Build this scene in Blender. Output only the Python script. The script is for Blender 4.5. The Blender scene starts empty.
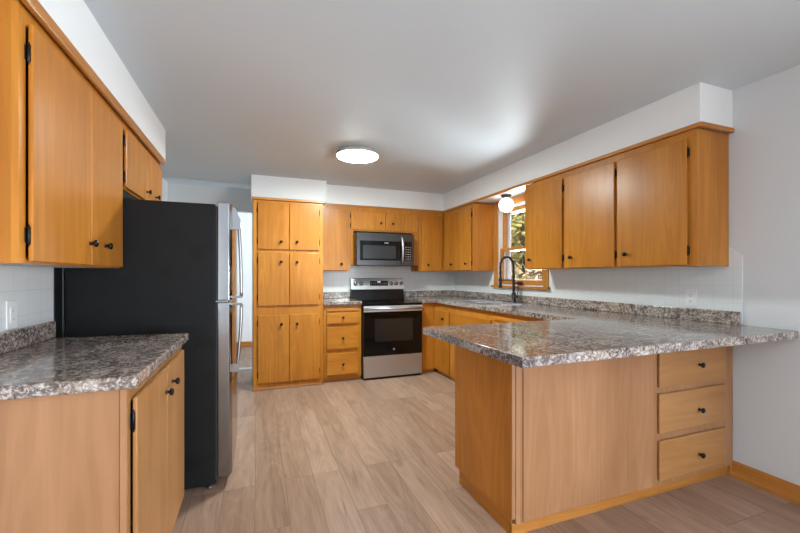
import bpy, bmesh, math, random
from mathutils import Vector, Matrix
from mathutils.geometry import tessellate_polygon

random.seed(7)
PI = math.pi
SC = bpy.context.scene
COL = SC.collection

# ------------------------------------------------------------------ camera
cam_data = bpy.data.cameras.new('camera')
cam = bpy.data.objects.new('camera', cam_data)
COL.objects.link(cam)
cam.location = (0, 0, 1.253)
cam.rotation_euler = (PI / 2, 0, -0.358)
cam_data.sensor_width = 36.0
cam_data.lens = 382.5 / 800 * 36.0
cam_data.shift_y = 9.0 / 800
cam_data.clip_start = 0.02
SC.camera = cam

# ------------------------------------------------------------------ sky, sun, added fill lamps, exposure
world = bpy.data.worlds.new('sky')
SC.world = world
world.use_nodes = True
wn, wl = world.node_tree.nodes, world.node_tree.links
wn.clear()
w_out = wn.new('ShaderNodeOutputWorld')
w_bg = wn.new('ShaderNodeBackground')
w_tc = wn.new('ShaderNodeTexCoord')
w_sep = wn.new('ShaderNodeSeparateXYZ')
w_map = wn.new('ShaderNodeMapRange')
w_ramp = wn.new('ShaderNodeValToRGB')
w_map.inputs[1].default_value = -1.0
w_map.inputs[2].default_value = 1.0
w_ramp.color_ramp.elements[0].position = 0.47
w_ramp.color_ramp.elements[0].color = (0.20, 0.19, 0.17, 1)
w_ramp.color_ramp.elements[1].position = 0.53
w_ramp.color_ramp.elements[1].color = (0.92, 0.96, 1.0, 1)
e = w_ramp.color_ramp.elements.new(1.0)
e.color = (0.62, 0.78, 1.0, 1)
wl.new(w_tc.outputs['Generated'], w_sep.inputs[0])
wl.new(w_sep.outputs['Z'], w_map.inputs[0])
wl.new(w_map.outputs[0], w_ramp.inputs[0])
wl.new(w_ramp.outputs[0], w_bg.inputs['Color'])
w_bg.inputs['Strength'].default_value = 0.5
wl.new(w_bg.outputs[0], w_out.inputs['Surface'])


def light(name, kind, loc, energy, color, rot=(0, 0, 0), size=None, size_y=None):
    d = bpy.data.lights.new(name, kind)
    d.energy = energy
    d.color = color
    if kind == 'AREA':
        d.shape = 'RECTANGLE' if size_y else 'DISK'
        d.size = size
        if size_y:
            d.size_y = size_y
    elif kind == 'POINT':
        d.shadow_soft_size = size
    o = bpy.data.objects.new(name, d)
    o.location = loc
    o.rotation_euler = rot
    COL.objects.link(o)
    return o


# sunshine on the trees outside, from the kitchen's left and high up
sun = light('sun', 'SUN', (0, 0, 8), 6.5, (1.0, 0.93, 0.82), (math.radians(20), math.radians(-38), 0))
sun.data.angle = math.radians(1.0)
# added fill lamp outside an assumed rear opening, unseen behind the camera
rear_fill = light('rear_fill_lamp', 'AREA', (0.75, -6.12, 1.25), 14.0, (0.55, 0.80, 1.0),
            (PI / 2, 0, 0), 3.2, 1.9)
# added point lamp without a fixture, unseen behind and right of the camera
near_fill = light('near_fill_lamp', 'POINT', (1.35, -0.55, 1.92), 12.0, (0.75, 0.97, 1.0), size=0.16)
# added area lamp standing in for open sky outside the sink window
sky_win = light('sky_fill_lamp', 'AREA', (4.9, 3.6, 4.1), 220.0, (0.80, 0.87, 1.0),
                (0, math.radians(42), 0), 2.4, 2.4)

# added fill lamp in an invented right wall opening, out of view
side = light('side_fill_lamp', 'AREA', (2.85, -2.9, 0.98), 400.0, (0.83, 0.925, 1.0), (0, PI / 2, 0), 1.5, 2.0)
# added area lamp low outside the sink window, in place of sunlit ground
_d = Vector((2.8, 3.6, 1.75)) - Vector((4.7, 5.2, 0.15))
ground_fill = light('ground_fill_lamp', 'AREA', (4.7, 5.2, 0.15), 1000.0, (0.83, 0.95, 1.0),
               _d.to_track_quat('-Z', 'Y').to_euler(), 2.4, 2.6)

SC.view_settings.view_transform = 'Standard'
SC.view_settings.look = 'None'
SC.view_settings.gamma = 1.0
SC.view_settings.use_curve_mapping = False
SC.view_settings.exposure = 0.12


# ------------------------------------------------------------------ node helpers
class NT:
    def __init__(s, name):
        s.m = bpy.data.materials.new(name)
        s.m.use_nodes = True
        s.t = s.m.node_tree
        s.n, s.l = s.t.nodes, s.t.links
        s.b = s.n['Principled BSDF']

    def new(s, t, **kw):
        n = s.n.new('ShaderNode' + t)
        for k, v in kw.items():
            setattr(n, k, v)
        return n

    def link(s, a, b):
        s.l.new(a, b)

    def pos(s, scale=(1, 1, 1), rot=(0, 0, 0), rand=0.0):
        g = s.new('NewGeometry')
        src = g.outputs['Position']
        if rand:
            oi = s.new('ObjectInfo')
            mul = s.new('VectorMath', operation='SCALE')
            cmb = s.new('CombineXYZ')
            s.link(oi.outputs['Random'], cmb.inputs[0])
            s.link(oi.outputs['Random'], cmb.inputs[1])
            s.link(oi.outputs['Random'], cmb.inputs[2])
            s.link(cmb.outputs[0], mul.inputs[0])
            mul.inputs['Scale'].default_value = rand
            add = s.new('VectorMath', operation='ADD')
            s.link(src, add.inputs[0])
            s.link(mul.outputs[0], add.inputs[1])
            src = add.outputs[0]
        mp = s.new('Mapping')
        mp.inputs['Scale'].default_value = scale
        mp.inputs['Rotation'].default_value = rot
        s.link(src, mp.inputs['Vector'])
        return mp.outputs[0]

    def noise(s, vec, scale, detail=4, rough=0.55, dist=0.0):
        n = s.new('TexNoise')
        n.inputs['Scale'].default_value = scale
        n.inputs['Detail'].default_value = detail
        n.inputs['Roughness'].default_value = rough
        n.inputs['Distortion'].default_value = dist
        s.link(vec, n.inputs['Vector'])
        return n.outputs['Fac']

    def ramp(s, fac, stops):
        r = s.new('ValToRGB')
        els = r.color_ramp.elements
        while len(els) < len(stops):
            els.new(0.5)
        for e, (p, c) in zip(els, stops):
            e.position = p
            e.color = (*c, 1) if len(c) == 3 else c
        s.link(fac, r.inputs[0])
        return r.outputs[0]

    def mix(s, fac, a, b, blend='MIX'):
        m = s.new('Mix', data_type='RGBA', blend_type=blend)
        for sock, v in ((m.inputs[0], fac), (m.inputs[6], a), (m.inputs[7], b)):
            if hasattr(v, 'is_output'):
                s.link(v, sock)
            elif isinstance(v, (int, float)):
                sock.default_value = v
            else:
                sock.default_value = (*v, 1)
        return m.outputs[2]

    def bump(s, h, strength=0.1, dist=0.002):
        b = s.new('Bump')
        b.inputs['Strength'].default_value = strength
        b.inputs['Distance'].default_value = dist
        s.link(h, b.inputs['Height'])
        s.link(b.outputs[0], s.b.inputs['Normal'])

    def set(s, **kw):
        for k, v in kw.items():
            sock = s.b.inputs[k.replace('_', ' ')]
            if hasattr(v, 'is_output'):
                s.link(v, sock)
            elif isinstance(v, tuple):
                sock.default_value = (*v, 1) if len(v) == 3 else v
            else:
                sock.default_value = v
        return s.m


def plain(name, col, rough=0.5, metal=0.0, spec=0.5, **kw):
    n = NT(name)
    return n.set(Base_Color=col, Roughness=rough, Metallic=metal, Specular_IOR_Level=spec, **kw)


def paint(name, col, rough=0.6, bump=0.06, scale=160):
    n = NT(name)
    p = n.pos()
    f = n.noise(p, scale, 3)
    f2 = n.noise(p, 1.3, 2)
    c = n.mix(f2, tuple(x * 0.985 for x in col), tuple(min(1, x * 1.015) for x in col))
    n.bump(f, bump, 0.003)
    return n.set(Base_Color=c, Roughness=rough, Specular_IOR_Level=0.3)


def wood(name, grain, dark, mid, lite, rough=0.30, blotch=0.5, figure=0.35):
    """lacquered maple; grain = 'x', 'y' or 'z': the direction its figure runs in"""
    n = NT(name)
    st = {'x': (0.7, 14, 14), 'y': (14, 0.7, 14), 'z': (14, 14, 0.7)}[grain]
    sf = {'x': (2, 90, 90), 'y': (90, 2, 90), 'z': (90, 90, 2)}[grain]
    sb = {'x': (1.0, 3.5, 3.5), 'y': (3.5, 1.0, 3.5), 'z': (3.5, 3.5, 1.0)}[grain]
    sw = {'x': (0.55, 5, 5), 'y': (5, 0.55, 5), 'z': (5, 5, 0.55)}[grain]
    f = n.noise(n.pos(st, rand=9.0), 1.0, 5, 0.6, 0.8)
    c = n.ramp(f, [(0.28, dark), (0.5, mid), (0.74, lite)])
    b = n.noise(n.pos(sb, rand=23.0), 1.0, 3, 0.5, 0.5)
    bl = n.ramp(b, [(0.33, dark), (0.67, lite)])
    c = n.mix(blotch, c, bl)
    # cathedral figure: contour lines of a stretched field
    w = n.noise(n.pos(sw, rand=31.0), 1.0, 2, 0.4, 0.3)
    ml = n.new('Math', operation='MULTIPLY')
    ml.inputs[1].default_value = 75.0
    n.link(w, ml.inputs[0])
    sn = n.new('Math', operation='SINE')
    n.link(ml.outputs[0], sn.inputs[0])
    c = n.mix(figure, c, n.ramp(sn.outputs[0], [(0.0, (0.80, 0.76, 0.70)), (0.55, (1, 1, 1))]), 'MULTIPLY')
    ff = n.noise(n.pos(sf, rand=5.0), 1.0, 2, 0.5)
    streak = n.ramp(ff, [(0.30, (0.93, 0.915, 0.90)), (0.60, (1, 1, 1))])
    c = n.mix(0.5, c, streak, 'MULTIPLY')
    oi = n.new('ObjectInfo')
    mr = n.new('MapRange')
    mr.inputs[3].default_value = 0.93
    mr.inputs[4].default_value = 1.06
    n.link(oi.outputs['Random'], mr.inputs[0])
    hs = n.new('HueSaturation')
    n.link(mr.outputs[0], hs.inputs['Value'])
    n.link(c, hs.inputs['Color'])
    return n.set(Base_Color=hs.outputs[0], Roughness=rough, Specular_IOR_Level=0.32)


ORANGE = ((0.42, 0.140, 0.014), (0.54, 0.200, 0.022), (0.65, 0.265, 0.038))
TAN = ((0.315, 0.145, 0.062), (0.395, 0.190, 0.088), (0.47, 0.240, 0.122))
M = {}
HONEY = ((0.37, 0.165, 0.056), (0.46, 0.218, 0.076), (0.545, 0.275, 0.105))
for g in 'xyz':
    M['honey_' + g] = wood('maple_honey_' + g, g, *HONEY, figure=0.25)
    M['wood_' + g] = wood('maple_orange_' + g, g, *ORANGE)
    M['tan_' + g] = wood('maple_tan_' + g, g, *TAN, rough=0.42, blotch=0.6, figure=0.28)
M['trim_x'] = wood('trim_wood_x', 'x', (0.42, 0.15, 0.03), (0.50, 0.20, 0.042), (0.56, 0.24, 0.055))
M['trim_y'] = wood('trim_wood_y', 'y', (0.42, 0.15, 0.03), (0.50, 0.20, 0.042), (0.56, 0.24, 0.055))
M['trim_z'] = wood('trim_wood_z', 'z', (0.46, 0.18, 0.035), (0.56, 0.24, 0.05), (0.62, 0.28, 0.07))
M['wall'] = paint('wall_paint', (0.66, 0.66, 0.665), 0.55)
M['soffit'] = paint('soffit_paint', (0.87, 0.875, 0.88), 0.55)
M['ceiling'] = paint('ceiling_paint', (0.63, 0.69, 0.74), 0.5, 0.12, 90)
M['inside'] = plain('cabinet_inside', (0.20, 0.12, 0.06), 0.7)
M['under'] = plain('cabinet_underside', (0.55, 0.52, 0.49), 0.6)
M['black'] = plain('black_iron', (0.004, 0.004, 0.0045), 0.32, spec=0.3)
M['matte_black'] = plain('matte_black', (0.006, 0.006, 0.007), 0.38)
M['white'] = plain('white_plastic', (0.80, 0.80, 0.79), 0.35)
M['vinyl'] = plain('white_vinyl', (0.80, 0.82, 0.84), 0.4)
M['dark_slot'] = plain('dark_slot', (0.03, 0.03, 0.03), 0.6)
M['blackglass'] = plain('black_glass', (0.004, 0.004, 0.0045), 0.06, 0.0, 0.28)
M['ovenwindow'] = plain('oven_window_glass', (0.016, 0.0155, 0.0155), 0.08, 0.0, 0.5)
M['microwindow'] = plain('microwave_window', (0.030, 0.030, 0.032), 0.15, 0.0, 0.3)
M['enamel'] = plain('black_enamel', (0.005, 0.005, 0.0055), 0.22, spec=0.25)
M['bronze'] = plain('bronze_fitter', (0.055, 0.05, 0.042), 0.4, 0.7)
M['chrome'] = plain('bright_metal', (0.34, 0.34, 0.345), 0.28, 1.0)
M['grey_metal'] = plain('grey_rim', (0.50, 0.50, 0.48), 0.4, 0.1)


def steel(name, col, rough, axis):
    n = NT(name)
    sc = {'x': (1.2, 160, 160), 'y': (160, 1.2, 160), 'z': (160, 160, 1.2)}[axis]
    f = n.noise(n.pos(sc), 1.0, 2)
    mr = n.new('MapRange')
    mr.inputs[3].default_value = rough * 0.8
    mr.inputs[4].default_value = rough * 1.25
    n.link(f, mr.inputs[0])
    n.bump(f, 0.03, 0.0005)
    return n.set(Base_Color=col, Metallic=1.0, Roughness=mr.outputs[0])


M['steel'] = steel('stainless_steel', (0.58, 0.60, 0.63), 0.40, 'x')
M['steel_y'] = steel('stainless_steel_door', (0.29, 0.29, 0.295), 0.12, 'z')
M['steel_dark'] = steel('stainless_microwave', (0.075, 0.075, 0.077), 0.30, 'x')
M['sink'] = steel('sink_steel', (0.70, 0.71, 0.73), 0.30, 'y')

# fridge side: charcoal textured steel with greasy smudges
n = NT('fridge_charcoal')
p = n.pos()
sm = n.ramp(n.noise(n.pos((1, 2.2, 1.6)), 5.0, 5, 0.6), [(0.52, (0.013, 0.0132, 0.0135)), (0.70, (0.008, 0.0082, 0.0085))])
n.bump(n.noise(p, 420, 2), 0.12, 0.001)
M['fridge'] = n.set(Base_Color=sm, Roughness=0.5, Specular_IOR_Level=0.16)

# laminate worktop: mottled brown / grey / cream granite print
n = NT('granite_laminate')
p = n.pos()
f1 = n.noise(n.pos((1.0, 0.5, 1.0), (0, 0, 0.45)), 8.0, 9, 0.76, 1.8)
c = n.ramp(f1, [(0.33, (0.022, 0.019, 0.020)), (0.43, (0.095, 0.052, 0.034)), (0.50, (0.25, 0.155, 0.100)),
                (0.565, (0.42, 0.32, 0.255)), (0.66, (0.66, 0.60, 0.55))])
f2 = n.noise(p, 62.0, 6, 0.72, 0.8)
spk = n.ramp(f2, [(0.38, (0.012, 0.012, 0.016)), (0.455, (0.12, 0.09, 0.08)), (0.52, (0.32, 0.29, 0.29)), (0.59, (0.90, 0.87, 0.84))])
c = n.mix(0.46, c, spk)
f3 = n.noise(p, 2.0, 3, 0.5)
c = n.mix(n.ramp(f3, [(0.45, (0.0, 0, 0)), (0.65, (0.28, 0.28, 0.28))]), c, (0.11, 0.115, 0.14))
M['granite'] = n.set(Base_Color=c, Roughness=0.13, Specular_IOR_Level=0.8)


def tile(name, axis):
    n = NT(name)
    g = n.new('NewGeometry')
    sp = n.new('SeparateXYZ')
    n.link(g.outputs['Position'], sp.inputs[0])
    cb = n.new('CombineXYZ')
    n.link(sp.outputs[axis], cb.inputs[0])
    n.link(sp.outputs[2], cb.inputs[1])
    b = n.new('TexBrick')
    b.offset = 0.0
    b.inputs['Scale'].default_value = 1.0
    b.inputs['Brick Width'].default_value = 0.108
    b.inputs['Row Height'].default_value = 0.108
    b.inputs['Mortar Size'].default_value = 0.0016
    b.inputs['Mortar Smooth'].default_value = 0.3
    b.inputs['Color1'].default_value = (0.76, 0.77, 0.77, 1)
    b.inputs['Color2'].default_value = (0.74, 0.75, 0.755, 1)
    b.inputs['Mortar'].default_value = (0.66, 0.66, 0.655, 1)
    n.link(cb.outputs[0], b.inputs['Vector'])
    inv = n.new('Math', operation='SUBTRACT')
    inv.inputs[0].default_value = 1.0
    n.link(b.outputs['Fac'], inv.inputs[1])
    n.bump(inv.outputs[0], 0.25, 0.0015)
    return n.set(Base_Color=b.outputs['Color'], Roughness=0.22)


M['tile_x'] = tile('white_tile_back', 0)
M['tile_y'] = tile('white_tile_side', 1)

# vinyl plank floor, boards running away from the camera
n = NT('plank_floor')
g = n.new('NewGeometry')
sp = n.new('SeparateXYZ')
n.link(g.outputs['Position'], sp.inputs[0])
cb = n.new('CombineXYZ')
n.link(sp.outputs[1], cb.inputs[0])
ofs = n.new('Math', operation='ADD')
ofs.inputs[1].default_value = 0.01
n.link(sp.outputs[0], ofs.inputs[0])
n.link(ofs.outputs[0], cb.inputs[1])
b = n.new('TexBrick')
b.offset = 0.37
b.offset_frequency = 3
b.inputs['Scale'].default_value = 1.0
b.inputs['Brick Width'].default_value = 1.22
b.inputs['Row Height'].default_value = 0.170
b.inputs['Mortar Size'].default_value = 0.0018
b.inputs['Mortar Smooth'].default_value = 0.2
b.inputs['Bias'].default_value = 0.0
b.inputs['Color1'].default_value = (0.0, 0.0, 0.0, 1)
b.inputs['Color2'].default_value = (1.0, 1.0, 1.0, 1)
b.inputs['Mortar'].default_value = (0.5, 0.5, 0.5, 1)
n.link(cb.outputs[0], b.inputs['Vector'])
plank = n.ramp(b.outputs['Color'], [(0.0, (0.335, 0.208, 0.143)), (0.5, (0.395, 0.252, 0.180)), (1.0, (0.455, 0.300, 0.219))])
# each board its own grain: shift the noise by the board's shade
add = n.new('VectorMath', operation='MULTIPLY_ADD')
n.link(b.outputs['Color'], add.inputs[0])
add.inputs[1].default_value = (13.0, 7.0, 3.0)
n.link(g.outputs['Position'], add.inputs[2])
mp = n.new('Mapping')
mp.inputs['Scale'].default_value = (11, 1.1, 1)
n.link(add.outputs[0], mp.inputs[0])
f = n.noise(mp.outputs[0], 1.0, 6, 0.62, 1.5)
grain = n.ramp(f, [(0.30, (0.62, 0.60, 0.58)), (0.48, (0.94, 0.94, 0.94)), (0.75, (1.16, 1.14, 1.12))])
c = n.mix(0.85, plank, grain, 'MULTIPLY')
mp4 = n.new('Mapping')
mp4.inputs['Scale'].default_value = (5.5, 0.75, 1)
n.link(add.outputs[0], mp4.inputs[0])
wv = n.noise(mp4.outputs[0], 1.0, 2, 0.45, 0.4)
ml = n.new('Math', operation='MULTIPLY')
ml.inputs[1].default_value = 95.0
n.link(wv, ml.inputs[0])
sn = n.new('Math', operation='SINE')
n.link(ml.outputs[0], sn.inputs[0])
c = n.mix(0.35, c, n.ramp(sn.outputs[0], [(0.0, (0.78, 0.75, 0.72)), (0.55, (1, 1, 1))]), 'MULTIPLY')
mp2 = n.new('Mapping')
mp2.inputs['Scale'].default_value = (95, 4.5, 1)
n.link(add.outputs[0], mp2.inputs[0])
f2 = n.noise(mp2.outputs[0], 1.0, 3, 0.6)
c = n.mix(0.6, c, n.ramp(f2, [(0.33, (0.80, 0.79, 0.78)), (0.6, (1, 1, 1))]), 'MULTIPLY')
mp3 = n.new('Mapping')
mp3.inputs['Scale'].default_value = (7, 3.2, 1)
n.link(add.outputs[0], mp3.inputs[0])
kn = n.noise(mp3.outputs[0], 1.0, 2, 0.4)
c = n.mix(1.0, c, n.ramp(kn, [(0.22, (0.38, 0.34, 0.31)), (0.28, (1, 1, 1))]), 'MULTIPLY')
c = n.mix(n.ramp(b.outputs['Fac'], [(0.0, (0, 0, 0)), (1.0, (0.85, 0.85, 0.85))]), c, (0.16, 0.105, 0.072))
n.bump(f2, 0.08, 0.001)
M['floor'] = n.set(Base_Color=c, Roughness=0.40, Specular_IOR_Level=0.25)


def emitter(name, col, strength):
    n = NT(name)
    return n.set(Base_Color=(0.9, 0.9, 0.9), Emission_Color=col, Emission_Strength=strength, Roughness=0.4)


M['led'] = emitter('led_diffuser', (0.87, 1.0, 0.98), 165.0)
M['globe'] = emitter('opal_globe', (1.0, 1.0, 0.99), 2.2)

n = NT('window_glass')
tr_, gs_, mx_ = n.new('BsdfTransparent'), n.new('BsdfGlossy'), n.new('MixShader')
gs_.inputs['Roughness'].default_value = 0.0
mx_.inputs[0].default_value = 0.05
n.link(tr_.outputs[0], mx_.inputs[1])
n.link(gs_.outputs[0], mx_.inputs[2])
n.link(mx_.outputs[0], n.n['Material Output'].inputs['Surface'])
M['glass'] = n.m
n = NT('forest_floor')
c = n.ramp(n.noise(n.pos(), 7.0, 8, 0.75), [(0.35, (0.04, 0.028, 0.018)), (0.5, (0.15, 0.112, 0.075)), (0.68, (0.34, 0.29, 0.23))])
M['ground'] = n.set(Base_Color=c, Roughness=0.95)
n = NT('bark')
c = n.ramp(n.noise(n.pos((8, 8, 1.5)), 2.0, 5, 0.65), [(0.35, (0.07, 0.055, 0.04)), (0.65, (0.26, 0.22, 0.18))])
M['bark'] = n.set(Base_Color=c, Roughness=0.9)
M['leaf_olive'] = plain('leaf_olive', (0.42, 0.40, 0.13), 0.6)
M['leaf_green'] = plain('leaf_green', (0.20, 0.25, 0.08), 0.6)
M['leaf_brown'] = plain('leaf_brown', (0.34, 0.225, 0.115), 0.7)
M['leaf_pale'] = plain('leaf_pale', (0.56, 0.50, 0.36), 0.7)


# ------------------------------------------------------------------ mesh helpers (world coordinates)
class MB:
    def __init__(s):
        s.bm = bmesh.new()

    def box(s, x0, x1, y0, y1, z0, z1, bev=0.0, seg=2):
        x0, x1 = min(x0, x1), max(x0, x1)
        y0, y1 = min(y0, y1), max(y0, y1)
        z0, z1 = min(z0, z1), max(z0, z1)
        t = bmesh.new()
        vs = [t.verts.new((x, y, z)) for x in (x0, x1) for y in (y0, y1) for z in (z0, z1)]
        for f in ((0, 1, 3, 2), (4, 6, 7, 5), (0, 4, 5, 1), (2, 3, 7, 6), (0, 2, 6, 4), (1, 5, 7, 3)):
            t.faces.new([vs[i] for i in f])
        bmesh.ops.recalc_face_normals(t, faces=t.faces)
        if bev:
            bev = min(bev, 0.45 * min(x1 - x0, y1 - y0, z1 - z0))
            bmesh.ops.bevel(t, geom=list(t.edges), offset=bev, segments=seg, profile=0.5, affect='EDGES')
        s.merge(t)
        return s

    def merge(s, t):
        mp = {}
        for v in t.verts:
            mp[v] = s.bm.verts.new(v.co)
        for f in t.faces:
            try:
                nf = s.bm.faces.new([mp[v] for v in f.verts])
                nf.smooth = f.smooth
            except ValueError:
                pass
        t.free()

    def lathe(s, prof, origin, axis, n=20):
        """prof: [(radius, distance along axis)]"""
        ax = Vector(axis).normalized()
        a = ax.orthogonal().normalized()
        bb = ax.cross(a)
        o = Vector(origin)
        rings = []
        for r, d in prof:
            if r < 1e-6:
                rings.append([s.bm.verts.new(o + ax * d)])
            else:
                rings.append([s.bm.verts.new(o + ax * d + (a * math.cos(2 * PI * i / n) + bb * math.sin(2 * PI * i / n)) * r)
                              for i in range(n)])
        for A, B in zip(rings, rings[1:]):
            if len(A) == 1 and len(B) == 1:
                continue
            for i in range(n):
                j = (i + 1) % n
                if len(A) == 1:
                    f = s.bm.faces.new((A[0], B[i], B[j]))
                elif len(B) == 1:
                    f = s.bm.faces.new((A[i], B[0], A[j]))
                else:
                    f = s.bm.faces.new((A[i], B[i], B[j], A[j]))
                f.smooth = True
        return s

    def tube(s, pts, r, n=10, cap=True):
        pts = [Vector(p) for p in pts]
        rr = r if isinstance(r, (list, tuple)) else [r] * len(pts)
        rings = []
        up = None
        for i, p in enumerate(pts):
            d = (pts[min(i + 1, len(pts) - 1)] - pts[max(i - 1, 0)]).normalized()
            if up is None:
                up = d.orthogonal().normalized()
            up = (up - d * up.dot(d)).normalized()
            q = d.cross(up)
            rings.append([s.bm.verts.new(p + (up * math.cos(2 * PI * k / n) + q * math.sin(2 * PI * k / n)) * rr[i]) for k in range(n)])
        for A, B in zip(rings, rings[1:]):
            for i in range(n):
                j = (i + 1) % n
                f = s.bm.faces.new((A[i], A[j], B[j], B[i]))
                f.smooth = True
        if cap:
            s.bm.faces.new(rings[0][::-1])
            s.bm.faces.new(rings[-1])
        return s

    def prism(s, outer, holes, lo, hi, fn):
        """flat outline with holes, thick from lo to hi; fn(a, b, c) maps to the world"""
        loops = [outer] + list(holes)
        tris = tessellate_polygon([[Vector((a, b_, 0)) for a, b_ in L] for L in loops])
        flat = [p for L in loops for p in L]
        bot = [s.bm.verts.new(fn(a, b_, lo)) for a, b_ in flat]
        top = [s.bm.verts.new(fn(a, b_, hi)) for a, b_ in flat]
        for t in tris:
            s.bm.faces.new([top[i] for i in t])
            s.bm.faces.new([bot[i] for i in t[::-1]])
        k = 0
        for L in loops:
            m = len(L)
            for i in range(m):
                j = (i + 1) % m
                s.bm.faces.new((bot[k + i], bot[k + j], top[k + j], top[k + i]))
            k += m
        return s

    def quad(s, *pts):
        s.bm.faces.new([s.bm.verts.new(p) for p in pts])
        return s


def root_loc(o):
    while o.parent:
        o = o.parent
    return o.location.copy()


def link(name, mb, mat, parent=None, origin=None, bevel=0.0, label=None):
    """one mesh object from world-space geometry"""
    bm = mb.bm
    bmesh.ops.recalc_face_normals(bm, faces=bm.faces)
    off = root_loc(parent) if parent else (Vector(origin) if origin else None)
    if off is None:
        lo = Vector((min(v.co.x for v in bm.verts), min(v.co.y for v in bm.verts), min(v.co.z for v in bm.verts)))
        hi = Vector((max(v.co.x for v in bm.verts), max(v.co.y for v in bm.verts), max(v.co.z for v in bm.verts)))
        off = Vector(((lo.x + hi.x) / 2, (lo.y + hi.y) / 2, lo.z))
    for v in bm.verts:
        v.co -= off
    me = bpy.data.meshes.new(name)
    bm.to_mesh(me)
    bm.free()
    for m in (mat if isinstance(mat, (list, tuple)) else [mat]):
        me.materials.append(m)
    o = bpy.data.objects.new(name, me)
    COL.objects.link(o)
    if parent:
        o.parent = parent
    else:
        o.location = off
    if bevel:
        md = o.modifiers.new('edge', 'BEVEL')
        md.width = bevel
        md.segments = 3
        md.limit_method = 'ANGLE'
        md.angle_limit = math.radians(40)
    if label:
        o['label'] = label
    return o


def thing(name, label, cat, loc, group=None):
    o = bpy.data.objects.new(name, None)
    o.empty_display_size = 0.05
    COL.objects.link(o)
    o.location = loc
    return tag(o, label, cat, group)


def tag(o, label, cat, group=None):
    o['label'] = label
    o['category'] = cat
    if group:
        o['group'] = group
    return o


def struct(name, mb, mat, parent=None, bevel=0.0):
    o = link(name, mb, mat, parent, bevel=bevel)
    o['kind'] = 'structure'
    return o


def rect(a0, a1, b0, b1):
    return [(a0, b0), (a1, b0), (a1, b1), (a0, b1)]


class Face:
    """a vertical cabinet front: axis 'y' faces along Y (a = X), axis 'x' faces along X (a = Y); n = distance out of the front"""
    def __init__(s, axis, plane, sign):
        s.axis, s.plane, s.sign = axis, plane, sign

    def pt(s, a, n, z):
        return Vector((a, s.plane + s.sign * n, z)) if s.axis == 'y' else Vector((s.plane + s.sign * n, a, z))

    def fn(s):
        return lambda a, z, n: s.pt(a, n, z)

    def out(s):
        return Vector((0, s.sign, 0)) if s.axis == 'y' else Vector((s.sign, 0, 0))

    def box(s, mb, a0, a1, n0, n1, z0, z1, bev=0.0):
        p, q = s.pt(a0, n0, z0), s.pt(a1, n1, z1)
        return mb.box(p.x, q.x, p.y, q.y, z0, z1, bev)

    @property
    def across(s):
        return 'x' if s.axis == 'y' else 'y'


KNOB = [(0.0, -0.001), (0.0085, -0.001), (0.0085, 0.002), (0.0052, 0.006), (0.0052, 0.013), (0.0115, 0.016), (0.0158, 0.021),
        (0.0150, 0.026), (0.010, 0.0295), (0.0, 0.0305)]
DOOR_N = 0.0185


def knob(parent, F, a, z, n0=DOOR_N):
    link('knob', MB().lathe(KNOB, F.pt(a, n0, z), F.out(), 16), M['black'], parent)


def hinge(parent, F, a, z, side):
    """side = +1: the frame lies towards larger a"""
    mb = MB()
    F.box(mb, a, a + side * 0.010, 0.0005, 0.003, z - 0.024, z + 0.024, 0.001)
    p = F.pt(a + side * 0.002, 0.008, z)
    mb.lathe([(0, -0.036), (0.003, -0.034), (0.0022, -0.030), (0.0052, -0.027), (0.0052, 0.027), (0.0022, 0.030), (0.003, 0.034), (0, 0.036)],
             p, (0, 0, 1), 10)
    link('hinge', mb, M['black'], parent)


def door(root, F, a0, a1, z0, z1, wm, hinge_side=None, knob_at=None, hz=None, name='door'):
    mb = MB()
    F.box(mb, a0, a1, 0.0045, DOOR_N, z0, z1, 0.004)
    d = link(name, mb, wm, root)
    if knob_at:
        knob(d, F, *knob_at)
    if hinge_side:
        edge = a0 if hinge_side < 0 else a1
        for z in (hz or (z0 + 0.09, z1 - 0.09)):
            hinge(d, F, edge, z, hinge_side)
    return d


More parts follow.
